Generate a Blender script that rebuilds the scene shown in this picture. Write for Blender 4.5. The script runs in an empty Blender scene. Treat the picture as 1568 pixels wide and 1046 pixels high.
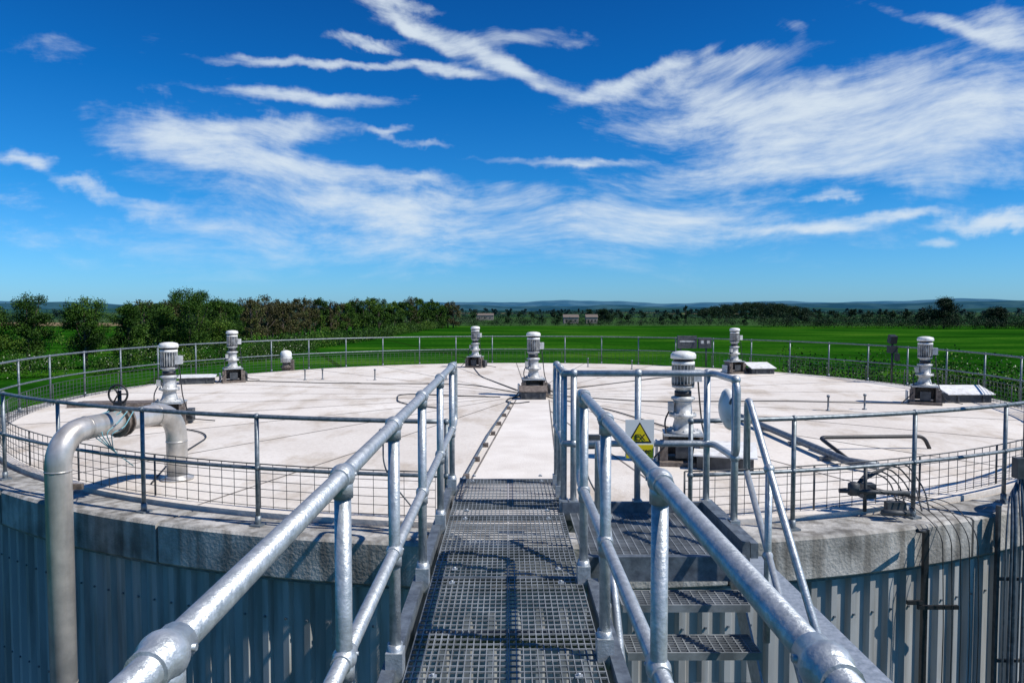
import bpy, math, random
import numpy as np
from mathutils import Vector
random.seed(7); rng=np.random.default_rng(7)
sc=bpy.context.scene
sc.view_settings.view_transform='Standard'
try: sc.view_settings.look='None'
except Exception: pass
sc.view_settings.exposure=0

# ---------------------------------------------------------------- helpers
class MB:
    def __init__(s): s.v=[];s.f=[];s.m=[];s.s=[];s.cur=0
    def add(s,vs,fs,smooth=False):
        o=len(s.v); s.v.extend(vs)
        for f in fs:
            s.f.append(tuple(i+o for i in f)); s.m.append(s.cur); s.s.append(smooth)
    def box(s,c,d,rz=0.0,rx=0.0):
        cx,cy,cz=c; a,b,e=d[0]/2,d[1]/2,d[2]/2
        vs=[]
        for x,y,z in [(-a,-b,-e),(a,-b,-e),(a,b,-e),(-a,b,-e),(-a,-b,e),(a,-b,e),(a,b,e),(-a,b,e)]:
            if rx: y,z=y*math.cos(rx)-z*math.sin(rx), y*math.sin(rx)+z*math.cos(rx)
            if rz: x,y=x*math.cos(rz)-y*math.sin(rz), x*math.sin(rz)+y*math.cos(rz)
            vs.append((cx+x,cy+y,cz+z))
        s.add(vs,[(0,3,2,1),(4,5,6,7),(0,1,5,4),(1,2,6,5),(2,3,7,6),(3,0,4,7)])
    def path(s,pts,r,seg=10,closed=False,smooth=True):
        P=[Vector(p) for p in pts]; n=len(P)
        R=r if isinstance(r,(list,tuple)) else [r]*n
        T=[]
        for i in range(n):
            if closed: t=P[(i+1)%n]-P[i-1]
            elif i==0: t=P[1]-P[0]
            elif i==n-1: t=P[-1]-P[-2]
            else: t=(P[i+1]-P[i]).normalized()+(P[i]-P[i-1]).normalized()
            T.append(t.normalized())
        up=Vector((0,0,1)) if abs(T[0].z)<.9 else Vector((0,1,0))
        N=(up-T[0]*up.dot(T[0])).normalized(); vs=[]
        for i in range(n):
            N=(N-T[i]*N.dot(T[i])).normalized(); B=T[i].cross(N)
            for k in range(seg):
                a=2*math.pi*(k+.5)/seg
                q=P[i]+(N*math.cos(a)+B*math.sin(a))*R[i]; vs.append((q.x,q.y,q.z))
        fs=[]
        for i in range(n if closed else n-1):
            j=(i+1)%n
            for k in range(seg):
                l=(k+1)%seg; fs.append((i*seg+k,i*seg+l,j*seg+l,j*seg+k))
        s.add(vs,fs,smooth)
        if not closed:
            o=len(s.v)-n*seg
            s.f.append(tuple(o+k for k in range(seg))[::-1]); s.m.append(s.cur); s.s.append(False)
            s.f.append(tuple(o+(n-1)*seg+k for k in range(seg))); s.m.append(s.cur); s.s.append(False)
    def tube(s,p,q,r,seg=12): s.path([p,q],r,seg)
    def rev(s,prof,c,seg=24,smooth=True):
        vs=[];fs=[];n=len(prof)
        for (r,z) in prof:
            for k in range(seg):
                a=2*math.pi*k/seg; vs.append((c[0]+r*math.cos(a),c[1]+r*math.sin(a),c[2]+z))
        for i in range(n-1):
            for k in range(seg):
                l=(k+1)%seg; fs.append((i*seg+k,i*seg+l,(i+1)*seg+l,(i+1)*seg+k))
        fs.append(tuple(range(seg))[::-1]); fs.append(tuple((n-1)*seg+k for k in range(seg)))
        s.add(vs,fs,smooth)
    def ball(s,c,r,seg=14,rings=8):
        s.rev([(max(.0005,r*math.sin(math.pi*i/rings)),-r*math.cos(math.pi*i/rings)) for i in range(rings+1)],c,seg)
    def leaves(s,cs,rad,n,size,out=.5):
        k=len(cs); cs=np.repeat(np.array(cs,float),n,0); rad=np.repeat(np.array(rad,float),n,0)
        d=rng.normal(size=(k*n,3)); d/=np.linalg.norm(d,axis=1)[:,None]
        rr=rng.random((k*n,1))**.45*(1+.22*rng.normal(size=(k*n,1)).clip(-1,out*2))
        p=cs+d*rad*rr
        a=rng.normal(size=(k*n,3)); a/=np.linalg.norm(a,axis=1)[:,None]
        b=np.cross(a,rng.normal(size=(k*n,3))); b/=np.linalg.norm(b,axis=1)[:,None]
        sz=size*(.6+.8*rng.random((k*n,1))); a=a*sz*.5; b=b*sz*.5*.7
        V=np.stack([p-a,p-b,p+a,p+b],1).reshape(-1,3)
        V[:,2]=np.maximum(V[:,2],.02)
        o=len(s.v); s.v.extend(map(tuple,V.tolist()))
        F=(np.arange(k*n)[:,None]*4+np.array([0,1,2,3])+o).tolist()
        s.f.extend(map(tuple,F)); s.m.extend([s.cur]*(k*n)); s.s.extend([False]*(k*n))
    def mesh(s,name,mats):
        me=bpy.data.meshes.new(name); me.from_pydata(s.v,[],s.f)
        for m in mats: me.materials.append(m)
        me.polygons.foreach_set('material_index',s.m); me.polygons.foreach_set('use_smooth',s.s)
        me.update(); return me
    def obj(s,name,mats,parent=None,loc=(0,0,0)):
        if not isinstance(mats,(list,tuple)): mats=[mats]
        o=bpy.data.objects.new(name,s.mesh(name,mats)); sc.collection.objects.link(o); o.location=loc
        if parent: o.parent=parent
        return o
def grp(name,loc=(0,0,0)):
    e=bpy.data.objects.new(name,None); e.empty_display_size=.2; e.location=loc; sc.collection.objects.link(e); return e
def fil(pts,rad,n=6):
    P=[Vector(p) for p in pts]; out=[P[0]]
    for i in range(1,len(P)-1):
        a=(P[i-1]-P[i]); b=(P[i+1]-P[i]); ra=min(rad,a.length*.49,b.length*.49)
        p0=P[i]+a.normalized()*ra; p2=P[i]+b.normalized()*ra
        c=P[i]*1.0
        for k in range(n+1):
            t=k/n; w=.82
            d=(1-t)**2+2*w*t*(1-t)+t*t
            out.append((p0*(1-t)**2+c*(2*w*t*(1-t))+p2*t*t)/d)
    out.append(P[-1]); return out

# ---------------------------------------------------------------- materials
def mat(name,c1,c2=None,scale=5,rough=.6,metal=0,bump=0,bscale=40,detail=5,stretch=(1,1,1),lo=.35,hi=.65,spec=.5,streak=0):
    m=bpy.data.materials.new(name); m.use_nodes=True; nt=m.node_tree; b=nt.nodes['Principled BSDF']
    b.inputs['Roughness'].default_value=rough; b.inputs['Metallic'].default_value=metal
    b.inputs['Specular IOR Level'].default_value=spec
    b.inputs['Base Color'].default_value=(*c1,1)
    tc=nt.nodes.new('ShaderNodeTexCoord'); mp=nt.nodes.new('ShaderNodeMapping'); mp.inputs['Scale'].default_value=stretch
    nt.links.new(tc.outputs['Object'],mp.inputs['Vector'])
    if c2:
        no=nt.nodes.new('ShaderNodeTexNoise'); no.inputs['Scale'].default_value=scale; no.inputs['Detail'].default_value=detail; no.inputs['Roughness'].default_value=.6
        r=nt.nodes.new('ShaderNodeValToRGB'); r.color_ramp.elements[0].position=lo; r.color_ramp.elements[1].position=hi
        r.color_ramp.elements[0].color=(*c1,1); r.color_ramp.elements[1].color=(*c2,1)
        nt.links.new(mp.outputs[0],no.inputs['Vector']); nt.links.new(no.outputs['Fac'],r.inputs['Fac']); col=r.outputs[0]
        if streak:   # vertical run-off staining
            m3=nt.nodes.new('ShaderNodeMapping'); m3.inputs['Scale'].default_value=(7,7,.7); nt.links.new(tc.outputs['Object'],m3.inputs['Vector'])
            n3=nt.nodes.new('ShaderNodeTexNoise'); n3.inputs['Scale'].default_value=1; n3.inputs['Detail'].default_value=7; nt.links.new(m3.outputs[0],n3.inputs['Vector'])
            r3=nt.nodes.new('ShaderNodeValToRGB'); r3.color_ramp.elements[0].position=.38; r3.color_ramp.elements[1].position=.56
            k=1-streak; r3.color_ramp.elements[0].color=(k,k*.97,k*.93,1); r3.color_ramp.elements[1].color=(1,1,1,1); nt.links.new(n3.outputs['Fac'],r3.inputs[0])
            x=nt.nodes.new('ShaderNodeMixRGB'); x.blend_type='MULTIPLY'; x.inputs[0].default_value=1; nt.links.new(col,x.inputs[1]); nt.links.new(r3.outputs[0],x.inputs[2]); col=x.outputs[0]
        nt.links.new(col,b.inputs['Base Color'])
    if bump:
        n2=nt.nodes.new('ShaderNodeTexNoise'); n2.inputs['Scale'].default_value=bscale; n2.inputs['Detail'].default_value=4
        bp=nt.nodes.new('ShaderNodeBump'); bp.inputs['Strength'].default_value=bump; bp.inputs['Distance'].default_value=.02
        nt.links.new(mp.outputs[0],n2.inputs['Vector']); nt.links.new(n2.outputs['Fac'],bp.inputs['Height']); nt.links.new(bp.outputs[0],b.inputs['Normal'])
    return m
def leafmat(name,cols):
    m=bpy.data.materials.new(name); m.use_nodes=True; nt=m.node_tree; b=nt.nodes['Principled BSDF']
    b.inputs['Roughness'].default_value=.6; b.inputs['Specular IOR Level'].default_value=.15
    g=nt.nodes.new('ShaderNodeNewGeometry'); r=nt.nodes.new('ShaderNodeValToRGB'); r.color_ramp.interpolation='LINEAR'
    no=nt.nodes.new('ShaderNodeTexNoise'); no.inputs['Scale'].default_value=.14; no.inputs['Detail'].default_value=2
    nt.links.new(g.outputs['Position'],no.inputs['Vector'])
    mx=nt.nodes.new('ShaderNodeMath'); mx.operation='MULTIPLY_ADD'; mx.inputs[1].default_value=.45
    nt.links.new(g.outputs['Random Per Island'],mx.inputs[0])
    m2=nt.nodes.new('ShaderNodeMapRange'); m2.inputs['From Min'].default_value=.3; m2.inputs['From Max'].default_value=.7; m2.inputs['To Max'].default_value=.55
    nt.links.new(no.outputs['Fac'],m2.inputs['Value']); nt.links.new(m2.outputs[0],mx.inputs[2])
    e=r.color_ramp.elements; e[0].color=(*cols[0],1); e[0].position=0; e[1].color=(*cols[-1],1); e[1].position=1
    for i,c in enumerate(cols[1:-1]):
        q=e.new((i+1)/(len(cols)-1)); q.color=(*c,1)
    nt.links.new(mx.outputs[0],r.inputs['Fac']); nt.links.new(r.outputs[0],b.inputs['Base Color'])
    return m
GALV=mat('galvanised_steel',(.30,.335,.355),(.57,.595,.61),scale=30,rough=.45,metal=.55,bump=.15,bscale=90,lo=.28,hi=.72)
GALVD=mat('galvanised_dark',(.09,.105,.125),(.19,.22,.25),scale=14,rough=.5,metal=.35,bump=.1)
RAILD=mat('weathered_rail',(.12,.145,.16),(.26,.29,.31),scale=20,rough=.5,metal=.5)
GRATE=mat('grating_steel',(.13,.145,.155),(.31,.335,.35),scale=5,rough=.6,metal=.2)
STEELP=mat('pipe_steel',(.42,.41,.39),(.64,.61,.57),scale=4,rough=.38,metal=.5,bump=.05,streak=.2)
CONC=mat('fascia_concrete',(.17,.165,.15),(.52,.50,.46),scale=2.2,rough=.9,bump=.5,bscale=30,detail=9,lo=.3,hi=.62,streak=.5)
CLAD=mat('cladding_sheet',(.34,.345,.335),(.44,.445,.43),scale=1.2,rough=.6,metal=0,stretch=(1,1,.3),streak=.3,spec=.3)
BLACK=mat('black_rubber',(.012,.012,.014),(.03,.03,.032),scale=20,rough=.5)
DARK=mat('dark_painted_steel',(.03,.035,.04),(.08,.085,.09),scale=10,rough=.55)
WHITE=mat('white_paint',(.56,.55,.52),(.82,.82,.80),scale=9,rough=.45,streak=.12,lo=.3,hi=.5)
MOTOR=mat('motor_grey',(.32,.33,.33),(.64,.64,.62),scale=10,rough=.5,metal=.1,streak=.2)
JOINT=mat('joint_sealant',(.10,.09,.08),(.26,.23,.20),scale=3,rough=.9)
BARK=mat('bark',(.05,.04,.03),(.12,.09,.07),scale=6,rough=.9,bump=.4)
YEL=mat('sign_yellow',(.80,.62,.01),rough=.4); SIGNW=mat('sign_white',(.78,.78,.76),rough=.4); SIGNK=mat('sign_black',(.01,.01,.01),rough=.5)
RUST=mat('brown_fitting',(.08,.062,.05),(.22,.18,.15),scale=15,rough=.7)
LEAF=leafmat('leaves',[(.005,.017,.003),(.019,.052,.006),(.050,.115,.012),(.15,.22,.025)])
LEAF2=leafmat('leaves_bronze',[(.02,.02,.010),(.05,.048,.018),(.085,.080,.028),(.06,.11,.02)])
BLOS=leafmat('blossom',[(.35,.38,.22),(.7,.7,.6)])
FARL=leafmat('leaves_far',[(.004,.014,.007),(.009,.027,.010),(.017,.044,.013),(.036,.075,.018)])
FARL2=leafmat('leaves_haze_tint',[(.008,.032,.034),(.015,.046,.044),(.024,.065,.050)])  # blue-green base colours stand in for distance haze on far trees
def roofmat():
    m=bpy.data.materials.new('roof_concrete'); m.use_nodes=True; nt=m.node_tree; b=nt.nodes['Principled BSDF']; b.inputs['Roughness'].default_value=.9
    b.inputs['Specular IOR Level'].default_value=.2
    tc=nt.nodes.new('ShaderNodeTexCoord')
    def noise(s,d,st=(1,1,1)):
        mp=nt.nodes.new('ShaderNodeMapping'); mp.inputs['Scale'].default_value=st; nt.links.new(tc.outputs['Object'],mp.inputs[0])
        n=nt.nodes.new('ShaderNodeTexNoise'); n.inputs['Scale'].default_value=s; n.inputs['Detail'].default_value=d; n.inputs['Roughness'].default_value=.62
        nt.links.new(mp.outputs[0],n.inputs['Vector']); return n.outputs['Fac']
    def ramp(src,p0,p1,c0,c1):
        r=nt.nodes.new('ShaderNodeValToRGB'); r.color_ramp.elements[0].position=p0; r.color_ramp.elements[1].position=p1
        r.color_ramp.elements[0].color=(*c0,1); r.color_ramp.elements[1].color=(*c1,1); nt.links.new(src,r.inputs[0]); return r.outputs[0]
    def mul(a,c):
        x=nt.nodes.new('ShaderNodeMixRGB'); x.blend_type='MULTIPLY'; x.inputs[0].default_value=1; nt.links.new(a,x.inputs[1]); nt.links.new(c,x.inputs[2]); return x.outputs[0]
    sp=nt.nodes.new('ShaderNodeSeparateXYZ'); nt.links.new(tc.outputs['Object'],sp.inputs[0])
    def M(op,a,c):
        n=nt.nodes.new('ShaderNodeMath'); n.operation=op
        for i,x in enumerate((a,c)):
            if x is None: continue
            if isinstance(x,(int,float)): n.inputs[i].default_value=x
            else: nt.links.new(x,n.inputs[i])
        return n.outputs[0]
    ang=M('ARCTAN2',M('SUBTRACT',sp.outputs[0],.5),M('SUBTRACT',18.6,sp.outputs[1]))
    idx=M('FLOOR',M('DIVIDE',M('ADD',ang,math.radians(20.8)),math.radians(14.4)),None)
    wn=nt.nodes.new('ShaderNodeTexWhiteNoise'); wn.noise_dimensions='1D'; nt.links.new(M('ADD',idx,40.0),wn.inputs['W'])
    pan=ramp(wn.outputs['Value'],0,1,(.91,.91,.91),(1,1,1))
    a=ramp(noise(.35,5),.35,.65,(.70,.635,.56),(.82,.765,.69))
    s=ramp(noise(1.3,9,(1,.5,1)),.34,.50,(.76,.72,.67),(1,1,1))
    t=ramp(noise(14,5),.3,.6,(.88,.87,.86),(1,1,1))
    nt.links.new(mul(mul(mul(a,s),t),pan),b.inputs['Base Color'])
    n=noise(25,6); bp=nt.nodes.new('ShaderNodeBump'); bp.inputs['Strength'].default_value=.35; bp.inputs['Distance'].default_value=.02
    nt.links.new(n,bp.inputs['Height']); nt.links.new(bp.outputs[0],b.inputs['Normal'])
    return m
ROOF=roofmat()
STRIP=mat('walk_strip_concrete',(.66,.60,.53),(.80,.745,.67),scale=1.6,rough=.9,bump=.3,detail=9)

# ---------------------------------------------------------------- dimensions (metres, ground = 0)
EYE=8.2; ROOFZ=6.0; DECK=6.6; CX,CY=.5,18.6
def pol(r,deg,z): a=math.radians(deg); return (CX+r*math.sin(a),CY-r*math.cos(a),z)

# ---------------------------------------------------------------- tank
tank=grp('storage_tank')
b=MB(); N=180
vs=[pol(11.30,360*i/N,ROOFZ) for i in range(N)]+[pol(11.30,360*i/N,ROOFZ-.12) for i in range(N)]
b.add(vs,[tuple(range(N))]+[(i,i+N,(i+1)%N+N,(i+1)%N) for i in range(N)]); b.obj('roof_slab',ROOF,tank)
b=MB()
for k in range(25):
    a0=-20.8+14.4*k+.09; a1=a0+14.22; n=10
    prof=[(11.36,5.52),(11.36,5.955),(11.83,5.955),(11.86,5.93),(11.86,5.54),(11.84,5.52)]
    m=len(prof); V=[]
    for i in range(n+1):
        for (r,z) in prof: V.append(pol(r,a0+(a1-a0)*i/n,z))
    F=[]
    for i in range(n):
        for j in range(m): F.append((i*m+j,(i+1)*m+j,(i+1)*m+(j+1)%m,i*m+(j+1)%m))
    F.append(tuple(range(m))); F.append(tuple(n*m+j for j in range(m))[::-1])
    b.add(V,F)
b.obj('concrete_fascia',CONC,tank)
b=MB()
V=[];F=[]
for i in range(N):
    for (r,z) in [(11.2,5.80),(11.64,5.80),(11.64,5.3),(11.2,5.3)]: V.append(pol(r,360*i/N,z))
for i in range(N):
    j=(i+1)%N
    for q in range(4): F.append((i*4+q,i*4+(q+1)%4,j*4+(q+1)%4,j*4+q))
b.add(V,F); b.obj('ring_beam',DARK,tank)
b=MB(); n=318; V=[];F=[];
for i in range(n):
    for (t,r) in [(0,11.80),(.28,11.80),(.40,11.745),(.88,11.745)]:
        a=360*(i+t)/n; V.append(pol(r,a,5.48)); V.append(pol(r,a,0.0))
M=n*4
for i in range(M):
    j=(i+1)%M; F.append((2*i,2*i+1,2*j+1,2*j))
b.add(V,F); b.obj('corrugated_cladding',CLAD,tank)
b=MB()
for i in range(n):
    a=360*(i+.14)/n
    aa=(a+180)%360-180
    if abs(aa)<60:
        for z in (5.1,3.9,2.6):
            b.box(pol(11.805,a,z),(.020,.020,.020),rz=math.radians(a))
b.path([pol(11.80,360*i/N,5.495) for i in range(N)],.014,4,closed=True,smooth=False)
b.obj('cladding_trim_and_bolts',GALVD,tank)
b=MB()
for k in range(25):
    a=-20.8+14.4*k
    if abs((a+180)%360-180)<7: continue
    w=.014
    p0=Vector(pol(1.1,a,ROOFZ+.004)); p1=Vector(pol(11.28,a,ROOFZ+.004)); t=(p1-p0).normalized(); nn=Vector((-t.y,t.x,0))*w
    b.add([tuple(p0-nn),tuple(p1-nn),tuple(p1+nn),tuple(p0+nn)],[(0,1,2,3)])
b.obj('roof_joints',JOINT,tank)
b=MB(); b.add([(-.62,7.4,ROOFZ+.012),(.57,7.4,ROOFZ+.012),(1.0,17.5,ROOFZ+.012),(.2,17.5,ROOFZ+.012)],[(0,1,2,3)])
b.obj('walking_strip',STRIP,tank)
b=MB()
for (x0,y0,x1,y1) in [(-.62,7.4,.2,17.5),(.57,7.4,1.0,17.5)]:
    b.add([(x0-.012,y0,ROOFZ+.016),(x0+.012,y0,ROOFZ+.016),(x1+.012,y1,ROOFZ+.016),(x1-.012,y1,ROOFZ+.016)],[(0,1,2,3)])
b.obj('strip_edges',JOINT,tank)

# ---------------------------------------------------------------- ring railing
ring=grp('perimeter_railing'); RR=11.6
angs=list(np.linspace(12,352,46))
b=MB()
for z,r in ((ROOFZ+1.1,.024),(ROOFZ+.56,.020)):
    b.path([pol(RR,a,z) for a in np.linspace(6.5,354.5,230)],r,8)
b.obj('rails',RAILD,ring)
b=MB()
for a in angs+[6.5,354.5]:
    b.path([pol(RR,a,5.95),pol(RR,a,ROOFZ+1.1)],.023,8); b.box(pol(RR,a,5.965),(.12,.12,.02),rz=math.radians(a))
    b.ball(pol(RR,a,ROOFZ+1.1),.034,8,6); b.ball(pol(RR,a,ROOFZ+.56),.034,8,6); b.tube(pol(RR,a,5.95),pol(RR,a,6.06),.032,8)
b.obj('posts',RAILD,ring)
b=MB()
for h in (.03,.13,.22,.31,.40,.50):
    b.path([pol(11.18,a,ROOFZ+h) for a in np.linspace(7,353.5,200)],.0042 if h<.5 else .008,4)
for i,a in enumerate(np.linspace(7,353.5,400)):
    b.path([pol(11.18,a,ROOFZ+.01),pol(11.18,a,ROOFZ+.5)],.012 if i%9==0 else .0040,4)
b.obj('wire_mesh',DARK,ring)

# ---------------------------------------------------------------- walkway
wk=grp('access_walkway')
def grating(b,x0,x1,y0,y1,z,along='y',s1=.031,s2=.052):
    if along=='y':
        k=int((x1-x0)/s1)
        for i in range(k+1): b.box((x0+(x1-x0)*i/k,(y0+y1)/2,z-.015),(.0045,y1-y0,.03))
        k=int((y1-y0)/s2)
        for i in range(k+1): b.box(((x0+x1)/2,y0+(y1-y0)*i/k,z-.0045),(x1-x0,.007,.008))
    else:
        k=int((y1-y0)/s1)
        for i in range(k+1): b.box(((x0+x1)/2,y0+(y1-y0)*i/k,z-.015),(x1-x0,.0045,.03))
        k=int((x1-x0)/s2)
        for i in range(k+1): b.box((x0+(x1-x0)*i/k,(y0+y1)/2,z-.0045),(.007,y1-y0,.008))
b=MB(); ys=[-.6,1.3,2.95,4.25,5.55,6.75]
for y0,y1 in zip(ys[:-1],ys[1:]):
    for (x0,x1) in ((-.455,-.005),(.005,.435)):
        grating(b,x0,x1,y0+.012,y1-.012,DECK)
b.obj('grating',GRATE,wk)
b=MB()
for y0 in ys: b.box((-.01,y0,DECK-.018),(.90,.014,.042))
b.box((-.50,3.05,DECK-.10),(.012,7.4,.26)); b.box((-.53,3.05,DECK-.224),(.06,7.4,.012)); b.box((-.53,3.05,DECK+.024),(.05,7.4,.01))
b.box((.47,1.75,DECK-.10),(.012,4.8,.26)); b.box((.50,1.75,DECK-.224),(.06,4.8,.012)); b.box((.50,1.75,DECK+.024),(.05,4.8,.01))
b.box((.47,6.22,DECK-.10),(.012,1.06,.26))
for y in np.arange(-.2,6.8,1.3): b.box((-.01,y,DECK-.12),(.94,.05,.08))
b.obj('edge_channels',GALVD,wk)
b=MB()
for y in ys[1:]:
    for x in (-.33,.31):
        for d in (-.10,.12): b.box((x,y+d,DECK+.004),(.035,.03,.006)); b.rev([(.008,0),(.008,.01),(.004,.012)],(x,y+d,DECK+.007),8)
b.obj('grating_clips',GALV,wk)
def clamp(b,p,r=.037):
    b.ball(p,r,18,12)
def coll(b,p,ax,L=.05,r=.033):
    p=Vector(p); a=Vector(ax)*L; b.tube(tuple(p-a),tuple(p+a),r,16)
TOP,KNEE=7.7,7.14
def rail_side(x,ylist,yend,name,r=.0255):
    b=MB()
    y0=-.5
    loop=fil([(x,y0,TOP),(x,yend,TOP),(x,yend,KNEE),(x,y0,KNEE)],.10,6)
    b.path(loop,r,20)
    for y in ylist:
        b.tube((x,y,DECK-.02),(x,y,TOP),r,18)
        for z in (TOP,KNEE):
            clamp(b,(x,y,z),.0385); coll(b,(x,y,z),(0,1,0),.048,.0315); coll(b,(x,y,z-.035),(0,0,1),.030,.0315)
            b.tube((x,y+.03,z),(x+(.037 if x<0 else -.037),y+.03,z),.006,6)
        b.box((x,y,DECK+.03),(.075,.085,.14)); b.tube((x,y,DECK+.05),(x,y,DECK+.13),.034,12)
    b.obj(name,GALV,wk)
rail_side(-.50,[-.3,1.02,2.15,3.12,4.15,5.25,6.35],6.72,'handrail_west')
rail_side(.445,[-.3,.98,2.08,3.25,4.18],4.42,'handrail_east')
b=MB()
loop=fil([(.445,5.67,TOP),(.445,6.72,TOP),(.445,6.72,KNEE),(.445,5.67,KNEE)],.1,6); b.path(loop,.0255,12)
loop=fil([(.445,5.67,TOP),(1.63,5.67,TOP),(1.63,5.08,TOP),(1.63,5.08,KNEE),(1.63,5.67,KNEE),(.445,5.67,KNEE)],.1,6); b.path(loop,.0255,12)
for (x,y) in [(.445,5.7),(.445,6.15),(.445,6.55),(.52,5.67),(1.03,5.67),(1.58,5.67),(1.63,5.12)]:
    b.tube((x,y,DECK-.05),(x,y,TOP),.0255,12); b.box((x,y,DECK+.03),(.07,.08,.12))
    for z in (TOP,KNEE): clamp(b,(x,y,z),.036)
b.obj('platform_railing',GALV,wk)
b=MB(); grating(b,.49,1.52,4.62,5.6,DECK,'x'); b.obj('platform_grating',GRATE,wk)
b=MB()
b.box((1.0,4.59,DECK-.07),(1.08,.05,.16)); b.box((1.0,5.64,DECK-.04),(1.14,.04,.24)); b.box((1.555,5.12,DECK-.03),(.05,1.0,.24)); b.box((1.62,5.2,DECK+.02),(.05,1.1,.1))
for x in (.8,1.2): b.box((x,5.1,DECK-.07),(.05,1.0,.07))
b.obj('platform_frame',GALVD,wk)
b=MB()
b.box((1.70,2.3,6.49),(.13,5.2,.012)); b.box((1.70,2.3,6.39),(.012,5.2,.19)); b.box((1.70,2.3,6.29),(.13,5.2,.012))
b.obj('support_beam',GALV,wk)

stair=grp('access_stair')
b=MB()
for i in range(10):
    y=4.43-.2*i; z=DECK-.2-.2*i
    grating(b,.70,1.48,y-.11,y+.11,z,'x')
    b.box((1.09,y-.118,z-.02),(.78,.012,.045)); b.box((1.09,y+.118,z-.02),(.78,.008,.04))
b.obj('treads',GRATE,stair)
b=MB()
for x in (.685,1.50):
    b.add([(x-.006,4.75,DECK+.02),(x+.006,4.75,DECK+.02),(x+.006,2.4,DECK-2.33),(x-.006,2.4,DECK-2.33),(x-.006,4.75,DECK-.24),(x+.006,4.75,DECK-.24),(x+.006,2.4,DECK-2.59),(x-.006,2.4,DECK-2.59)],
      [(0,1,2,3),(7,6,5,4),(0,3,7,4),(1,5,6,2),(0,4,5,1),(3,2,6,7)])
b.obj('stringers',GALV,stair)
b=MB()
for x,y0,h0 in ((1.63,4.86,7.62),(.60,4.75,7.35)):
    b.path(fil([(x,y0,h0-.5),(x,y0,h0),(x,y0-2.4,h0-2.35)],.08,5),.023,12)
    b.path([(x,y0,h0-.52),(x,y0-2.4,h0-2.9)],.021,12)
    for d in (.42,1.3,2.2):
        b.tube((x,y0-d,h0-d*.98),(x,y0-d,h0-d*.98-1.1),.022,12); clamp(b,(x,y0-d,h0-d*.98),.034); clamp(b,(x,y0-d,h0-d*.98-.55),.034)
b.obj('stair_handrails',GALV,stair)

# ---------------------------------------------------------------- sign + lamp
sg=grp('danger_sign',(1.035,5.61,7.20))
b=MB(); b.box((0,0,-.015),(.225,.006,.31)); b.obj('plate',SIGNW,sg)
b=MB(); b.box((0,-.006,-.110),(.212,.004,.105)); b.add([(-.075,-.006,-.03),(.075,-.006,-.03),(0,-.006,.105)],[(0,1,2)]); b.obj('yellow_panel',YEL,sg)
b=MB(); b.add([(-.095,-.0045,-.042),(.095,-.0045,-.042),(0,-.0045,.122)],[(0,1,2)])
b.box((0,-.0095,-.148),(.13,.002,.008)); b.obj('triangle_border',SIGNK,sg)
for s,z,size in (('EX',-.022,.07),('Danger',-.125,.06)):
    cu=bpy.data.curves.new('t','FONT'); cu.body=s; cu.size=size; cu.align_x='CENTER'; cu.extrude=.0005; cu.offset=.001
    t=bpy.data.objects.new('text_'+s.lower(),cu); sc.collection.objects.link(t); t.parent=sg; t.location=(0,-.0095,z); t.rotation_euler=(math.pi/2,0,0); cu.materials.append(SIGNK)
lm=grp('bulkhead_lamp',(1.64,5.33,7.46))
b=MB(); b.rev([(.03,-.06),(.08,-.05),(.14,-.02),(.155,0),(.155,.02),(.13,.05),(.05,.07),(.01,.075)],(0,0,0),24)
o=b.obj('lamp_body',WHITE,lm); o.rotation_euler=(math.radians(86),0,math.radians(88))
b=MB(); b.tube((.0,0,0),(-.03,-.2,.1),.012,8); b.box((.0,.02,0),(.05,.05,.06)); b.obj('bracket',GALVD,lm)

# ---------------------------------------------------------------- gas pipe with valve
gp=grp('gas_pipe')
b=MB(); pp=fil([(-4.76,7.56,0),(-4.76,7.56,6.9),(-4.31,9.3,6.9),(-4.31,9.3,6.0)],.36,10)
b.path(pp,.128,28)
b.obj('pipe_run',STEELP,gp)
b=MB()
for p,d in [((-4.76,7.56,6.5),(0,0,1)),((-4.76,7.56,4.2),(0,0,1)),((-4.67,7.92,6.9),(.25,.97,0)),((-4.40,8.94,6.9),(.25,.97,0)),((-4.31,9.3,6.5),(0,0,1))]:
    coll(b,p,d,.010,.133)
b.rev([(.2,0),(.2,.03),(.14,.04),(.14,.06)],(-4.31,9.3,6.0),24)
b.obj('weld_rings',STEELP,gp)
b=MB()
for q in (-.04,.04): coll(b,(-4.55+.25*q,8.4+.97*q,6.9),(.25,.97,0),.012,.185)
coll(b,(-4.55,8.4,6.9),(.25,.97,0),.03,.15)
b.box((-4.76,7.7,6.3),(.34,.04,.06)); 
b.obj('valve_flanges',RUST,gp)
b=MB(); c=Vector((-4.55,8.4,7.22)); b.tube((-4.55,8.4,7.0),(-4.55,8.4,7.26),.022,8); b.box((-4.55,8.4,7.08),(.10,.10,.10))
b.path([tuple(c+Vector((math.cos(a)*.11,-.03,math.sin(a)*.11))) for a in np.linspace(0,2*math.pi,20,endpoint=False)],.013,6,closed=True)
for a in (0,2.09,4.19): b.tube(tuple(c+Vector((0,-.03,0))),tuple(c+Vector((math.cos(a)*.11,-.03,math.sin(a)*.11))),.009,6)
b.obj('handwheel',BLACK,gp)
b=MB()
for s in range(5):
    p=[(-4.62+.07*s,8.3,7.03),(-4.75+.1*s,8.1,6.98-.03*s),(-4.65+.06*s,7.95,6.84),(-4.5,8.15,6.6),(-4.46,8.5,6.35)]
    b.path(fil(p,.1,5),.006,5)
b.obj('cables',mat('blue_cable',(.10,.30,.36),(.2,.42,.46),rough=.5),gp)

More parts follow.
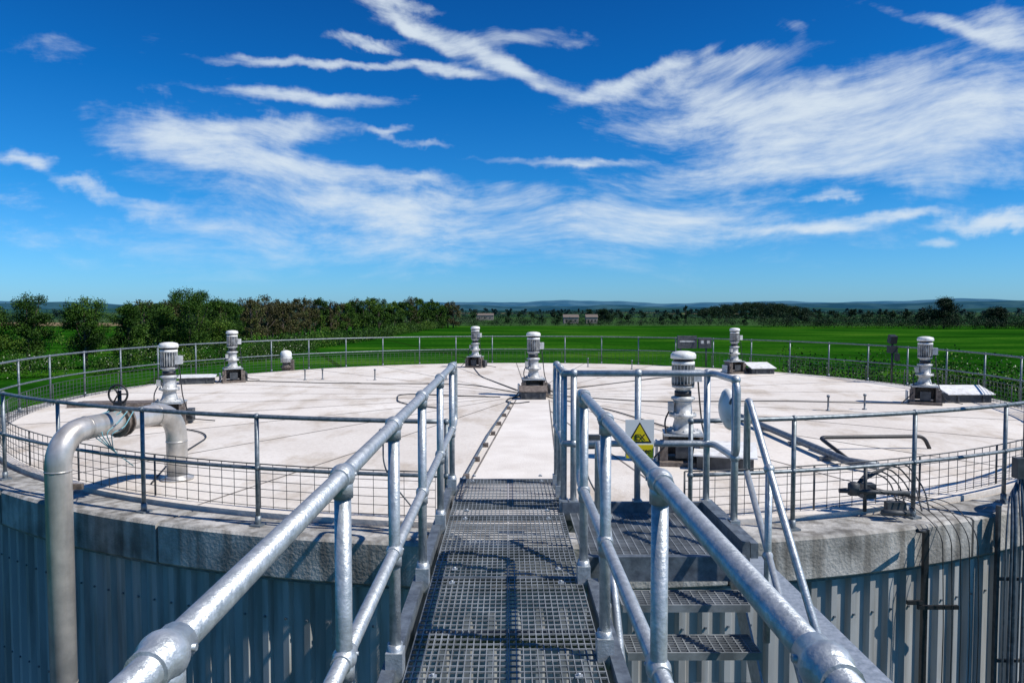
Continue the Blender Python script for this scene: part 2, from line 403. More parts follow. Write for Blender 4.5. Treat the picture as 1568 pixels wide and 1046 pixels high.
# ---------------------------------------------------------------- mixers
def mixer(x,y,rz=0.0,s=1.0):
    g=grp('tank_mixer',(x,y,ROOFZ)); g.rotation_euler=(0,0,rz); g.scale=(s,s,s)
    b=MB(); b.box((0,0,.03),(.66,.66,.06))
    for sx in (-1,1):
        b.box((sx*.24,-.02,.24),(.05,.42,.36))
        b.box((sx*.29,-.20,.20),(.07,.06,.30))
    b.box((0,.16,.24),(.42,.08,.3)); b.obj('base_frame',RUST,g)
    b=MB(); b.box((0,0,.43-.01),(.54,.5,.025)); b.box((-.36,.02,.16),(.03,.3,.26)); b.obj('mounting_plate',GALV,g)
    b=MB(); b.box((.0,-.20,.20),(.22,.03,.2));  b.box((.36,.05,.16),(.12,.26,.24)); b.obj('base_boxes',DARK,g)
    b=MB(); b.rev([(.25,.43),(.25,.46),(.155,.475),(.14,.52),(.115,.62),(.15,.66),(.19,.665),(.19,.70),(.13,.71),(.12,.86),(.135,.88)],(0,0,0),28); 
    for k in range(8):
        a=k*math.pi/4; b.tube((.215*math.cos(a),.215*math.sin(a),.44),(.215*math.cos(a),.215*math.sin(a),.485),.015,6); b.tube((.165*math.cos(a),.165*math.sin(a),.65),(.165*math.cos(a),.165*math.sin(a),.72),.012,6)
    b.obj('gearbox',MOTOR,g)
    b=MB(); b.rev([(.12,.88),(.165,.90),(.165,.93),(.105,.95),(.105,1.05),(.155,1.07),(.155,1.10)],(0,0,0),28)
    b.rev([(.112,1.10),(.112,1.44)],(0,0,0),28)
    for k in range(20):
        a=k*2*math.pi/20; b.box((.132*math.cos(a),.132*math.sin(a),1.26),(.055,.007,.28),rz=a)
    b.box((.19,-.04,1.24),(.11,.16,.16)); b.box((-.17,-.06,.80),(.08,.1,.12))
    b.obj('motor_body',MOTOR,g)
    b=MB(); b.rev([(.14,1.43),(.14,1.478)],(0,0,0),28); b.rev([(.118,.95),(.118,1.02)],(0,0,0),20); b.rev([(.158,1.10),(.158,1.125)],(0,0,0),28); b.obj('dark_bands',BLACK,g)
    b=MB(); b.rev([(.152,1.39),(.158,1.395),(.158,1.43),(.15,1.435)],(0,0,0),28)
    b.rev([(.172,1.476),(.176,1.48),(.176,1.53),(.155,1.56),(.08,1.58),(.002,1.585)],(0,0,0),28); b.obj('fan_cowl',WHITE,g)
    b=MB(); b.path(fil([(.20,-.06,1.16),(.22,-.08,.9),(.26,-.1,.5),(.40,-.1,.1),(.8,.1,.02)],.12,5),.011,6)
    b.path(fil([(-.19,-.06,.74),(-.26,-.08,.6),(-.22,-.22,.3),(-.5,-.3,.02)],.1,5),.012,6); b.obj('power_cables',BLACK,g)
    return g
for (x,y,rz,s) in [(-6.56,13.9,.2,1),(-8.44,22,.5,1),(-1.26,27.6,-.3,1.0),(.65,18.4,.1,1.04),(2.52,10.3,-.15,1.02),(7.9,25,.3,1),(9.8,16.8,-.4,1)]:
    mixer(x,y,rz,s)
def hatch(x,y,w,d,rz,h=.16,m=None):
    g=grp('roof_hatch',(x,y,ROOFZ)); g.rotation_euler=(0,0,rz)
    b=MB(); b.box((0,0,.09),(w,d,.18)); b.box((-w*.3,-d*.5-.01,.1),(.05,.03,.14)); b.box((w*.3,-d*.5-.01,.1),(.05,.03,.14)); b.obj('kerb_box',DARK,g)
    b=MB(); W=w*.56; D=d*.6
    b.add([(-W,-D,.19),(W,-D,.19),(W,D,.19+h),(-W,D,.19+h),(-W,-D,.21),(W,-D,.21),(W,D,.21+h),(-W,D,.21+h)],[(0,3,2,1),(4,5,6,7),(0,1,5,4),(1,2,6,5),(2,3,7,6),(3,0,4,7)])
    b.obj('sloped_lid',m or WHITE,g)
hatch(8.75,24.9,.8,.6,.1); hatch(11.0,17.2,1.0,.5,.0); hatch(-9.35,21.6,.95,.5,.3,.04); hatch(3.05,10.0,.75,.55,-.3,.1); hatch(.62,17.75,.62,.36,.0,.10,RUST)
g=grp('roof_hatch',(-9.0,16.5,ROOFZ)); g.rotation_euler=(0,0,.1); b=MB(); b.box((0,0,.04),(1.9,.6,.08)); b.box((0,0,.085),(1.7,.5,.02)); b.obj('flat_cover',RUST,g)
vt=grp('vent_cap',(-8.1,26.2,ROOFZ)); b=MB(); b.rev([(.16,0),(.16,.1),(.2,.1),(.2,.16),(.13,.18),(.13,.3)],(0,0,0),20); b.box((.22,0,.2),(.12,.12,.4)); b.obj('base',RUST,vt)
b=MB(); b.rev([(.2,.30),(.2,.62),(.17,.70),(.05,.74)],(0,0,0),20); b.rev([(.22,.45),(.22,.48)],(0,0,0),20); b.obj('cap',WHITE,vt)
def stub(x,y,h=.3):
    g=grp('roof_stub_pipe',(x,y,ROOFZ)); b=MB(); b.rev([(.05,0),(.05,.02),(.02,.025),(.02,h),(.035,h),(.035,h+.04),(.01,h+.05)],(0,0,0),10); b.obj('pipe',GALVD,g)
for x,y in [(-6.4,22.6),(-5.9,22.8),(-4.2,22.6),(-1.95,22.6),(3.1,27.8),(4.6,26.6),(7.9,15.8),(7.0,15.6)]:
    stub(x,y)
rp=grp('roof_pipework')
b=MB(); b.path(fil([(4.6,14.2,6.1),(4.72,9.9,6.1),(5.0,9.6,6.1)],.1),.055,12); 
for y in (13,11.6,10.4): b.box((4.68,y,6.03),(.22,.08,.06))
b.path([(-.66,7.9,6.03),(-.35,12.5,6.03),(.05,16.9,6.03)],.022,8)
b.obj('condensate_pipe',GALVD,rp)
b=MB()
for y in np.arange(8.2,17,1.1): b.box((-.66+.085*(y-8.2)+.02,y,6.03),(.08,.10,.06))
b.obj('pipe_clips',RUST,rp)
b=MB(); b.path(fil([(4.9,10.2,6.05),(4.9,11.2,6.2),(6.6,11.3,6.2),(6.7,11.3,6.0)],.1),.03,8)
b.path(fil([(-.2,18.0,6.02),(-1.6,18.3,6.02),(-2.9,18.8,6.02),(-2.6,16.8,6.02),(-1.6,16.0,6.02)],.9,8),.014,6)
b.path(fil([(-8.2,22.2,6.02),(-5.2,21.4,6.02),(-1.2,21.2,6.02),(.4,18.7,6.02)],.8,8),.013,6)
b.path(fil([(7.8,24.6,6.02),(5.2,23.4,6.02),(1.0,19.2,6.02)],.8,8),.013,6)
b.path(fil([(9.5,16.6,6.02),(6.4,17.2,6.02),(3.4,17.0,6.02),(1.0,18.4,6.02)],.8,8),.013,6)
b.path(fil([(2.6,10.7,6.02),(3.2,12.6,6.02),(2.2,15.8,6.02),(1.0,18.0,6.02)],.8,8),.013,6)
b.path(fil([(.3,18.2,6.02),(-.1,17.4,6.02),(.1,16.6,6.02),(.5,17.0,6.02)],.4,8),.018,6)
b.path(fil([(-1.3,27.2,6.02),(-.9,23.6,6.02),(.4,19.0,6.02)],.8,8),.013,6)
b.path(fil([(-6.4,13.5,6.02),(-5.2,12.6,6.02),(-4.9,10.4,6.02),(-4.5,9.0,6.02)],.6,8),.012,6)
b.obj('hoses_and_conduits',BLACK,rp)
cr=grp('cable_riser')
b=MB()
b.box((4.30,7.28,5.2),(.05,.05,1.5)); b.box((4.30,7.28,2.9),(.05,.05,3.1)); b.box((4.42,7.24,5.15),(.42,.03,.04)); b.tube((4.24,7.2,5.95),(4.05,7.0,6.02),.02,8)
b.box((4.18,7.24,5.2),(.16,.03,.04))
for i in range(5):
    x=4.40+.09*i; b.path(fil([(3.9+.03*i,7.7,6.3-.02*i),(x-.1,7.45,6.12+.02*i),(x,7.16,5.95),(x+.02,7.14,5.0),(x,7.14,2.0)],.15,5),.005,5)
b.obj('riser_and_cables',BLACK,cr)
b=MB(); b.box((3.95,7.8,6.22),(.14,.12,.16)); b.rev([(.06,0),(.06,.12),(.03,.14)],(3.75,7.7,6.2),12); b.box((4.15,7.6,6.1),(.2,.08,.1)); b.tube((3.6,7.72,6.24),(4.3,7.6,6.24),.025,8)
b.tube((3.98,7.55,6.05),(4.25,7.5,6.05),.03,8); b.tube((3.9,7.75,6.0),(3.9,7.75,6.5),.02,8); b.tube((3.80,7.75,6.5),(4.0,7.75,6.5),.015,8)
for i in range(5):
    p=[(3.8,7.75,6.3),(4.0+.1*i,7.9,6.42+.03*i),(4.3+.1*i,8.0,6.3-.03*i),(4.2+.08*i,7.6,6.05)]
    b.path(fil(p,.15,5),.009,5)
b.obj('valve_block',DARK,cr)
cl=grp('cable_ladder')
b=MB()
b.box((5.28,7.62,3.8),(.03,.05,4.6)); b.box((5.66,7.62,3.8),(.03,.05,4.6))
for z in np.arange(1.7,6,.9): b.box((5.47,7.62,z),(.36,.03,.03))
b.box((5.62,7.7,6.9),(.05,.05,1.9)); b.box((5.55,7.66,6.5),(.16,.1,.22)); b.obj('ladder_frame',DARK,cl)
b=MB()
for i in range(6): b.path(fil([(5.33+.05*i,7.56,1.5),(5.33+.05*i+.01*(i%2),7.56,5.8),(5.45+.03*i,7.7,6.2+.05*i),(5.6+.05*i,7.9,6.1+.1*i),(5.9,8.3,6.05)],.15,5),.010+.006*(i%3),6)
b.obj('cables',GALVD,cl)
cp=grp('instrument_panel',(7.25,28.05,ROOFZ)); b=MB(); b.box((-.25,0,.95),(.75,.12,.5)); b.box((.45,0,.92),(.5,.14,.42)); b.tube((-.5,0,0),(-.5,0,1.1),.03,8); b.tube((.5,0,0),(.5,0,1.1),.03,8); b.obj('housing',DARK,cp)
b=MB(); b.box((.33,-.075,.95),(.12,.01,.12)); b.box((.57,-.075,.95),(.12,.01,.12)); b.box((-.25,-.065,.98),(.6,.01,.06)); b.obj('dials',MOTOR,cp)
fl=grp('floodlight',(11.6,21.6,ROOFZ)); b=MB(); b.tube((0,0,0),(0,0,1.25),.03,8); b.box((0,0,1.02),(.24,.18,.22)); b.box((0,0,1.32),(.20,.2,.24),rx=.3); b.box((.15,.0,.78),(.10,.14,.22)); b.obj('housing',BLACK,fl)
for (x,y,z) in [(-1.22,7.25,6.93),(.80,6.9,6.93)]:
    jb=grp('junction_box',(x,y,z)); b=MB(); b.box((0,0,0),(.17,.08,.13)); b.box((0,-.045,0),(.14,.01,.10)); b.obj('enclosure',DARK,jb)
    b=MB(); b.tube((.07,0,-.9),(.07,0,.0),.014,8); b.path(fil([(-.05,0,-.06),(-.05,0,-.3),(.05,0,-.5),(.3,.2,-.9)],.1),.008,6); b.obj('stand',GALVD,jb)

# ---------------------------------------------------------------- ground
def groundmat():
    m=bpy.data.materials.new('farmland'); m.use_nodes=True; nt=m.node_tree; b=nt.nodes['Principled BSDF']; b.inputs['Roughness'].default_value=1; b.inputs['Specular IOR Level'].default_value=0
    g=nt.nodes.new('ShaderNodeNewGeometry'); sp=nt.nodes.new('ShaderNodeSeparateXYZ'); nt.links.new(g.outputs['Position'],sp.inputs[0])
    def mth(op,a,bv=None,c=None):
        n=nt.nodes.new('ShaderNodeMath'); n.operation=op
        for i,x in enumerate((a,bv,c)):
            if x is None: continue
            if isinstance(x,(int,float)): n.inputs[i].default_value=x
            else: nt.links.new(x,n.inputs[i])
        return n.outputs[0]
    def noise(scale,det=4,st=(1,1,1)):
        mp=nt.nodes.new('ShaderNodeMapping'); mp.inputs['Scale'].default_value=st; nt.links.new(g.outputs['Position'],mp.inputs[0])
        n=nt.nodes.new('ShaderNodeTexNoise'); n.inputs['Scale'].default_value=scale; n.inputs['Detail'].default_value=det; nt.links.new(mp.outputs[0],n.inputs['Vector']); return n.outputs['Fac']
    def ramp(src,els):
        r=nt.nodes.new('ShaderNodeValToRGB'); e=r.color_ramp.elements
        e[0].position=els[0][0]; e[0].color=(*els[0][1],1); e[1].position=els[-1][0]; e[1].color=(*els[-1][1],1)
        for p,c in els[1:-1]: q=e.new(p); q.color=(*c,1)
        nt.links.new(src,r.inputs[0]); return r
    def mix(f,a,c):
        x=nt.nodes.new('ShaderNodeMixRGB'); nt.links.new(f,x.inputs[0]); nt.links.new(a,x.inputs[1]); nt.links.new(c,x.inputs[2]); return x.outputs[0]
    crop=ramp(mth('ADD',mth('MULTIPLY',noise(.02,5,(1,3,1)),.65),mth('MULTIPLY',noise(1.2,6),.35)),[(.38,(.006,.040,.003)),(.48,(.011,.068,.004)),(.56,(.024,.098,.006)),(.64,(.060,.14,.012))]).outputs[0]
    ln=mth('LESS_THAN',mth('ABSOLUTE',mth('SUBTRACT',mth('FRACT',mth('MULTIPLY',mth('ADD',sp.outputs[0],mth('MULTIPLY',sp.outputs[1],.35)),1/24)),.5)),.02)
    dk=nt.nodes.new('ShaderNodeRGB'); dk.outputs[0].default_value=(.012,.03,.005,1)
    crop=mix(mth('MULTIPLY',ln,.7),crop,dk.outputs[0])
    vo=nt.nodes.new('ShaderNodeTexVoronoi'); vo.inputs['Scale'].default_value=.0035; nt.links.new(g.outputs['Position'],vo.inputs['Vector'])
    sc2=nt.nodes.new('ShaderNodeSeparateXYZ'); nt.links.new(vo.outputs['Color'],sc2.inputs[0])
    r=ramp(sc2.outputs[0],[(0,(.015,.05,.02)),(.3,(.035,.08,.025)),(.5,(.20,.15,.09)),(.6,(.02,.05,.03)),(.85,(.05,.09,.04))]); r.color_ramp.interpolation='CONSTANT'
    col=mix(mth('GREATER_THAN',sp.outputs[1],372.0),crop,r.outputs[0])
    grass=ramp(noise(.8,6),[(.35,(.02,.05,.006)),(.7,(.045,.09,.012))]).outputs[0]
    dx=mth('SUBTRACT',sp.outputs[0],.5); dy=mth('SUBTRACT',sp.outputs[1],18.6)
    dist=mth('SQRT',mth('ADD',mth('MULTIPLY',dx,dx),mth('MULTIPLY',dy,dy)))
    col=mix(mth('LESS_THAN',mth('ADD',dist,mth('MULTIPLY',noise(.2),6.0)),38.0),col,grass)
    grav=ramp(noise(6,8),[(.3,(.02,.02,.02)),(.7,(.07,.068,.065))]).outputs[0]
    col=mix(mth('LESS_THAN',dist,20.0),col,grav)
    nt.links.new(col,b.inputs['Base Color']); return m
b=MB(); V=[];F=[];rs=[0.01,30,80,200,500,1200,3000,9000];K=64
for r in rs:
    for k in range(K): a=2*math.pi*k/K; V.append((r*math.cos(a),20+r*math.sin(a),0))
for i in range(len(rs)-1):
    for k in range(K): l=(k+1)%K; F.append((i*K+k,(i+1)*K+k,(i+1)*K+l,i*K+l))
F.append(tuple(range(K)))
b.add(V,F); b.obj('ground',groundmat())

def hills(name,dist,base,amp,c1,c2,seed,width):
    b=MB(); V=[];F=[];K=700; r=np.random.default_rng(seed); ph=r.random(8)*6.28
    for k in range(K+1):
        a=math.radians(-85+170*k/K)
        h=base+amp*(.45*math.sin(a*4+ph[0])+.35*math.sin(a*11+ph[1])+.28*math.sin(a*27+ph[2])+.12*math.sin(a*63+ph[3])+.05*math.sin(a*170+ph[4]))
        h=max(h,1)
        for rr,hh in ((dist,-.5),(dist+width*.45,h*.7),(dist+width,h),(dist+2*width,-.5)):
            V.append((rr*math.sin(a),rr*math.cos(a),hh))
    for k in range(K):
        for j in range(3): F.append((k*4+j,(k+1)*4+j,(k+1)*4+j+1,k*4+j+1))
    b.add(V,F,True); b.obj(name,mat(name+'_hazed_surface',c1,c2,scale=.006,rough=1,spec=0,detail=9,lo=.42,hi=.58))  # aerial haze is painted into the bluish ridge colours
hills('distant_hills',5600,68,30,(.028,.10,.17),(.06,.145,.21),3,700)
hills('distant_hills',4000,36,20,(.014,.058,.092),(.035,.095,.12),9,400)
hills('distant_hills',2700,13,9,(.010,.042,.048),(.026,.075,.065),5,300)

# ---------------------------------------------------------------- vegetation
def add_tree(b,x,y,h,w,nclump=18,nleaf=200,leaf=.26,trunk=True,li=1,low=.22):
    cs=[];rd=[]
    for i in range(nclump):
        t=random.random(); u=low+ (1-low)*(.10+.80*t)
        prof=math.sin(math.pi*min(1,(u-low)/(1-low)*.86+.12))**.6
        a=random.random()*6.283; q=math.sqrt(random.random())*.80
        r=w*(.10+.10*random.random())
        cs.append((x+math.cos(a)*q*w*.5*prof,y+math.sin(a)*q*w*.5*prof,u*h)); rd.append((r,r,r*.8))
    cs.append((x,y,h*.9)); rd.append((w*.12,w*.12,h*.09))
    if trunk:
        b.cur=0
        tr=.022*h; lean=(random.random()-.5)*.06*h
        b.path([(x,y,-.1),(x+lean*.3,y,h*.25),(x+lean,y,h*.55),(x+lean,y,h*.85)],[tr*1.3,tr,tr*.6,tr*.15],7)
        for c in cs[:10]:
            z0=h*(.2+.3*random.random()); b.path([(x+lean*.4,y,z0),((x+c[0])/2,(y+c[1])/2,z0*.5+c[2]*.45),c],[tr*.45,tr*.3,tr*.08],5)
    b.cur=li; b.leaves(cs,rd,nleaf,leaf,.9)
def tree(px,top,z,wpx,m=LEAF,**k):
    h=8.2+(475-top)*z/1100; x=(px-778)/1100*z; w=wpx*z/1100
    b=MB(); add_tree(b,0,0,h,w,**k); return b.obj('tree',[BARK,m],loc=(x,z,0))
for (px,top,z,w) in [(45,447,98,84),(-22,460,95,72),(133,451,100,78),(197,461,104,66),(292,440,116,84),(338,456,122,78),(252,468,118,58)]:
    tree(px,top,z,w,nclump=42,nleaf=380,leaf=.20,low=.14)
for (px,top,z,w) in [(1447,456,320,54),(1527,472,330,46),(1414,477,420,24),(925,474,470,30)]:
    tree(px,top,z,w,m=FARL,nclump=30,nleaf=380,leaf=.45,low=.08)
tree(1050,467,480,9,m=FARL,nclump=28,nleaf=180,leaf=.4,low=.05)
b=MB()
pxs=np.linspace(215,694,60)
for i,px in enumerate(pxs):
    t=(px-215)/479; z=125+ (340-125)*t**1.3+random.uniform(-6,10)
    top=461+random.uniform(-7,6)- (6 if 390<px<480 else 0)-(3 if 630<px<670 else 0)+(6 if px>680 else 0)
    h=8.2+(475-top)*z/1100; b.cur=1
    li=2 if (random.random()<.30 or 385<px<480) else 1
    add_tree(b,(px-778)/1100*z,z,h,h*random.uniform(.5,.8),nclump=22,nleaf=int(200 if li==1 else 120),leaf=.20+z*.0007,li=li,low=.04)
b.obj('tree_row',[BARK,LEAF,LEAF2])
def row(name,pts,h,w,step,leaf,n,mats,jit=.3,treeprob=0,th=8,bl=14):
    b=MB(); cs=[];rd=[]
    for (x0,y0),(x1,y1) in zip(pts[:-1],pts[1:]):
        L=math.hypot(x1-x0,y1-y0); k=max(1,int(L/step))
        for i in range(k):
            t=(i+random.random())/k; hh=h*(1+random.uniform(-jit,jit))
            x=x0+(x1-x0)*t+random.uniform(-w,w)*.3; y=y0+(y1-y0)*t+random.uniform(-w,w)*.3
            cs.append((x,y,hh*.5)); rd.append((w*.6,w*.6,hh*.5))
            if random.random()<treeprob:
                H=th*random.uniform(.7,1.15); r=H*.28
                for q in range(5): cs.append((x+random.uniform(-r,r)*.8,y+random.uniform(-r,r),H*random.uniform(.45,.85))); rd.append((r*.6,r*.6,r*.5))
    b.cur=0; b.leaves(cs,rd,n,leaf,.3)
    if len(mats)>1:
        b.cur=1; b.leaves(cs,[(a*1.02,c*1.02,d*1.02) for a,c,d in rd],max(2,n//bl),leaf*.8,.1)
    return b.obj(name,mats)
row('hedge',[(-75,70),(-52,92),(-42,110),(-38,135)],3.2,3.8,1.3,.19,520,[LEAF,BLOS],jit=.4,bl=20)
row('hedge',[(-44,120),(-38,190),(-31,345)],3.4,4,2.0,.32,220,[LEAF],jit=.35)
row('hedge',[(-120,150),(-60,165),(-40,180)],3,4,2.5,.35,150,[LEAF],jit=.3)
row('hedge',[(24,64),(34,60),(52,54),(80,50)],4.3,4.0,1.1,.17,700,[LEAF,BLOS],jit=.28,bl=30)
row('hedge',[(10,74),(24,66)],2.2,3,1.2,.18,300,[LEAF],jit=.3)
row('hedge',[(-28,372),(60,378),(128,376)],3.4,4,2.4,.45,140,[FARL],treeprob=.08,th=6)
row('hedge',[(118,335),(170,318),(240,300),(330,290)],5.2,6,1.5,.42,260,[FARL],jit=.25,treeprob=.06,th=7)
row('tree_line',[(-60,430),(130,450),(240,470)],4,6,4,.6,90,[FARL],treeprob=.25,th=7.5)
row('tree_line',[(-60,600),(180,620),(420,600)],4,7,5,.8,90,[FARL],treeprob=.35,th=8.5)
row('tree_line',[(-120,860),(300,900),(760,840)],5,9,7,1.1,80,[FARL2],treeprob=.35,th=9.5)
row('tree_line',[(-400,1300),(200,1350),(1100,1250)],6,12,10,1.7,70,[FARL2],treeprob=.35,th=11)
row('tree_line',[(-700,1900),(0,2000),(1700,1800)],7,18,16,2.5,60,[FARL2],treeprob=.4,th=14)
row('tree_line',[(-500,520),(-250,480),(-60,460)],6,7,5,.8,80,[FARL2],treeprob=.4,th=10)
row('tree_line',[(240,470),(420,440),(700,430)],5.5,7,3.2,.7,130,[FARL],treeprob=.35,th=9)
b=MB(); cs=[];rd=[]
for i in range(520):
    t=random.random(); x=198+107*t; pr=math.sin(math.pi*min(1,max(0,t*.92+.06)))**.45
    y=700+random.uniform(0,60); z=random.random()**.6*15*pr
    cs.append((x,y,z)); rd.append((3.4,3.4,1.8))
b.leaves(cs,rd,110,.75,.4); b.obj('woodland',[FARL])
BRICK=mat('farm_brick',(.25,.2,.17),(.34,.29,.25),scale=3,rough=.9)
for (x,y,w) in ((38,436,9),(51,440,7),(-19,590,14)):
    g=grp('farmhouse',(x,y,0)); b=MB(); b.box((0,0,1.9),(w,6,3.8)); b.obj('walls',BRICK,g)
    b=MB(); W=w/2+.3
    b.add([(-W,-3.3,3.8),(W,-3.3,3.8),(W,3.3,3.8),(-W,3.3,3.8),(-W,0,5.6),(W,0,5.6)],[(0,1,5,4),(2,3,4,5),(0,4,3),(1,2,5),(0,3,2,1)]); b.obj('roof',RUST,g)
    b=MB()
    for q in (-.3,0,.3): b.box((q*w,-3.02,1.8),(.9,.05,1.1))
    b.obj('windows',BLACK,g)

# ---------------------------------------------------------------- sun + sky
EL,AZ=math.radians(50),math.radians(110)
S=Vector((math.cos(EL)*math.sin(AZ),math.cos(EL)*math.cos(AZ),math.sin(EL)))
sl=bpy.data.lights.new('sun','SUN'); sl.energy=5.0; sl.angle=math.radians(.5); sl.color=(1,.955,.885)
so=bpy.data.objects.new('sun',sl); so.rotation_euler=S.to_track_quat('Z','Y').to_euler(); sc.collection.objects.link(so)
w=bpy.data.worlds.new('World'); sc.world=w; w.use_nodes=True; nt=w.node_tree; bg=nt.nodes['Background']; bg.inputs['Strength'].default_value=.09
try:
    w.cycles.sampling_method='MANUAL'; w.cycles.sample_map_resolution=256
except Exception: pass
L=nt.links.new
sky=nt.nodes.new('ShaderNodeTexSky'); sky.sky_type='NISHITA'; sky.sun_disc=False; sky.sun_elevation=EL; sky.sun_rotation=AZ; sky.altitude=0; sky.air_density=1.0; sky.dust_density=.4; sky.ozone_density=3.0
tc=nt.nodes.new('ShaderNodeTexCoord'); sp=nt.nodes.new('ShaderNodeSeparateXYZ'); L(tc.outputs['Generated'],sp.inputs[0])
def mth(op,a,bv=None,c=None,clampv=False):
    n=nt.nodes.new('ShaderNodeMath'); n.operation=op; n.use_clamp=clampv
    for i,x in enumerate((a,bv,c)):
        if x is None: continue
        if isinstance(x,(int,float)): n.inputs[i].default_value=x
        else: L(x,n.inputs[i])
    return n.outputs[0]
az=mth('ARCTAN2',sp.outputs[0],sp.outputs[1]); el=mth('ARCSINE',sp.outputs[2])
cb=nt.nodes.new('ShaderNodeCombineXYZ'); L(az,cb.inputs[0]); L(el,cb.inputs[1])
def vm(op,a,bv):
    n=nt.nodes.new('ShaderNodeVectorMath'); n.operation=op
    for i,x in enumerate((a,bv)):
        if isinstance(x,tuple): n.inputs[i].default_value=x
        else: L(x,n.inputs[i])
    return n
def wnoise(vec,scale,det,rough=.55):
    n=nt.nodes.new('ShaderNodeTexNoise'); n.noise_dimensions='2D'; n.inputs['Scale'].default_value=scale; n.inputs['Detail'].default_value=det; n.inputs['Roughness'].default_value=rough; L(vec,n.inputs['Vector']); return n
def warp(vec,scale,amt,det=3):
    n=wnoise(vec,scale,det); d=vm('SUBTRACT',n.outputs['Color'],(.5,.5,.5)); m=vm('MULTIPLY',d.outputs[0],(amt*1.6,amt,0)); return vm('ADD',vec,m.outputs[0]).outputs[0]
PF=warp(cb.outputs[0],18,.022,4)
P=warp(warp(cb.outputs[0],4,.06,1),24,.03,4)
streaks=[
(640,55,85,13,-24,1.15,1),(770,103,120,14,-22,1.2,1),(965,130,115,14,17,1.25,1),(520,106,185,7,3,.95,1),(490,157,180,10,0,.95,1),(860,252,150,8,-2,.95,1),(800,70,120,16,-3,.7,0),
(300,215,160,32,-3,1.08,0),(440,212,90,18,4,.9,0),(480,262,320,18,-3,.95,1),(640,318,480,36,-3,.82,0),(560,360,560,40,0,.68,0),(900,330,300,52,2,.76,0),
(1230,190,310,56,-6,1.02,0),(1480,200,220,74,-3,1.05,0),(1180,268,260,30,-2,.85,0),(1080,124,140,20,6,.85,0),
(1470,55,110,10,-25,.95,1),(1560,50,60,30,-10,.7,0),(590,200,45,7,0,.95,1),(650,230,60,9,0,.8,0),(115,287,50,13,-8,1.1,0),(15,250,26,14,0,1.0,0),(235,315,80,14,-3,.95,0),
(1255,310,42,8,0,.9,0),(1365,330,75,8,2,1.0,1),(1540,325,80,12,0,.95,0),(1250,348,90,8,0,.85,1),(600,12,80,14,-8,.85,0),(540,76,60,10,12,.85,0),
(1205,58,30,18,-20,.6,0),(700,118,70,8,-5,.85,1),(90,95,60,18,0,.45,0),(650,400,700,34,0,.5,0),(1435,372,26,6,0,.9,1)]
acc=None
for (px,py,hl,hw,ang,st,fam) in streaks:
    a=math.atan((px-778)/1100); e=math.atan((475-py)/1100*math.cos(a))
    mp=nt.nodes.new('ShaderNodeMapping'); mp.vector_type='TEXTURE'; L(PF if fam else P,mp.inputs[0])
    mp.inputs['Location'].default_value=(a,e,0); mp.inputs['Rotation'].default_value=(0,0,math.radians(ang)); mp.inputs['Scale'].default_value=(hl/1100,hw/1100,1)
    ln=nt.nodes.new('ShaderNodeVectorMath'); ln.operation='LENGTH'; L(mp.outputs[0],ln.inputs[0])
    mr=nt.nodes.new('ShaderNodeMapRange'); mr.interpolation_type='SMOOTHSTEP'; mr.inputs['From Min'].default_value=1.6; mr.inputs['From Max'].default_value=.1; mr.inputs['To Max'].default_value=st
    L(ln.outputs['Value'],mr.inputs['Value'])
    if acc is None: acc=mr.outputs[0]
    else:
        s=mth('ADD',acc,mr.outputs[0]); acc=mth('SUBTRACT',s,mth('MULTIPLY',acc,mr.outputs[0]))
def fib(rot,sx,sy,scale,det,wa):
    st=nt.nodes.new('ShaderNodeMapping'); st.inputs['Rotation'].default_value=(0,0,math.radians(rot)); st.inputs['Scale'].default_value=(sx,sy,1); L(warp(cb.outputs[0],3,wa,1),st.inputs[0])
    return wnoise(st.outputs[0],scale,det,.64).outputs['Fac']
n1=fib(-10,1,4.0,4.5,6,.10); n2=fib(9,1,4.2,13,6,.13)
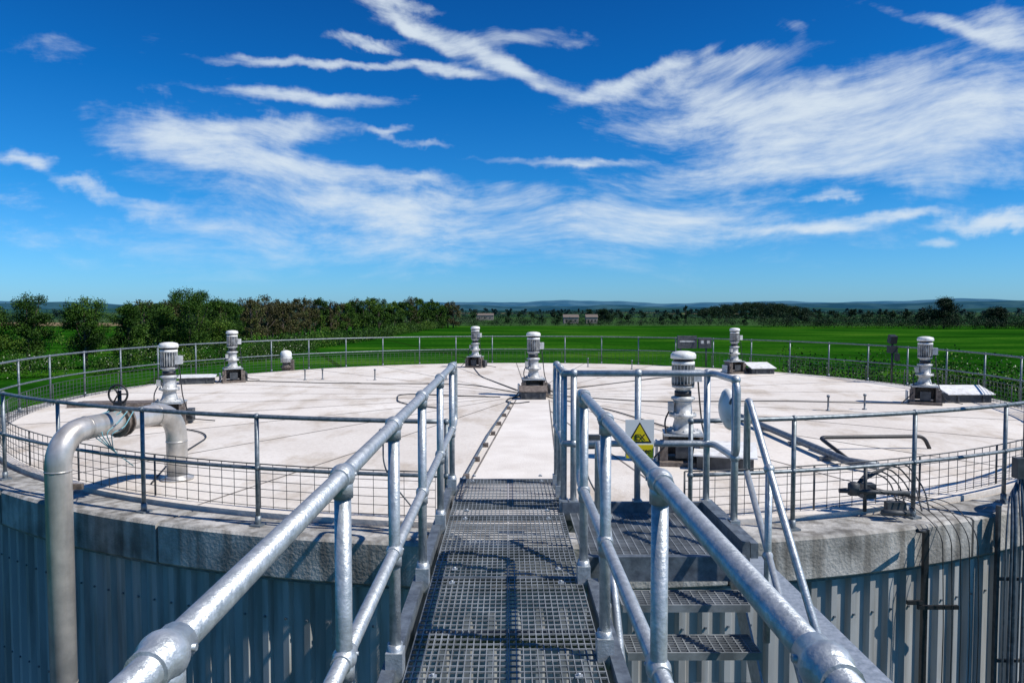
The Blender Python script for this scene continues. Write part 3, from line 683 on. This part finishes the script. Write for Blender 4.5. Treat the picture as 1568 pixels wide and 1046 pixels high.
dens=mth('ADD',acc,mth('ADD',mth('MULTIPLY',mth('SUBTRACT',n1,.5),1.5),mth('MULTIPLY',mth('SUBTRACT',n2,.5),.85)))
mr=nt.nodes.new('ShaderNodeMapRange'); mr.interpolation_type='SMOOTHSTEP'; mr.inputs['From Min'].default_value=.26; mr.inputs['From Max'].default_value=1.40; mr.inputs['To Max'].default_value=.88; L(dens,mr.inputs['Value'])
up=nt.nodes.new('ShaderNodeMapRange'); up.inputs['From Min'].default_value=.02; up.inputs['From Max'].default_value=.10; L(el,up.inputs['Value'])
D=mth('MULTIPLY',mr.outputs[0],up.outputs[0])
tr=nt.nodes.new('ShaderNodeValToRGB'); e=tr.color_ramp.elements
stops=[(0.0,(.52,1.02,1.72)),(.08,(.34,.93,1.60)),(.18,(.13,.78,1.42)),(.34,(.04,.62,1.28)),(.52,(.03,.46,1.06)),(1.0,(.10,.5,1.05))]
e[0].position=0; e[0].color=(*stops[0][1],1); e[1].position=1; e[1].color=(*stops[-1][1],1)
for p,c in stops[1:-1]: q=e.new(p); q.color=(*c,1)
tf=nt.nodes.new('ShaderNodeMapRange'); tf.inputs['From Min'].default_value=0; tf.inputs['From Max'].default_value=.84; L(el,tf.inputs['Value']); L(tf.outputs[0],tr.inputs[0])
tm=nt.nodes.new('ShaderNodeMixRGB'); tm.blend_type='MULTIPLY'; tm.inputs[0].default_value=1; L(sky.outputs[0],tm.inputs[1]); L(tr.outputs[0],tm.inputs[2])
mx=nt.nodes.new('ShaderNodeMixRGB'); L(D,mx.inputs[0]); L(tm.outputs[0],mx.inputs[1]); mx.inputs[2].default_value=(8.2,9.2,10.0,1)
L(mx.outputs[0],bg.inputs['Color'])

# ---------------------------------------------------------------- camera
cam=bpy.data.cameras.new('camera'); co=bpy.data.objects.new('camera',cam); sc.collection.objects.link(co)
cam.sensor_width=36; cam.lens=36*1100/1568; cam.clip_start=.05; cam.clip_end=30000
co.location=(0,0,EYE); co.rotation_euler=(math.radians(90-2.5),0,math.radians(-.31)); sc.camera=co
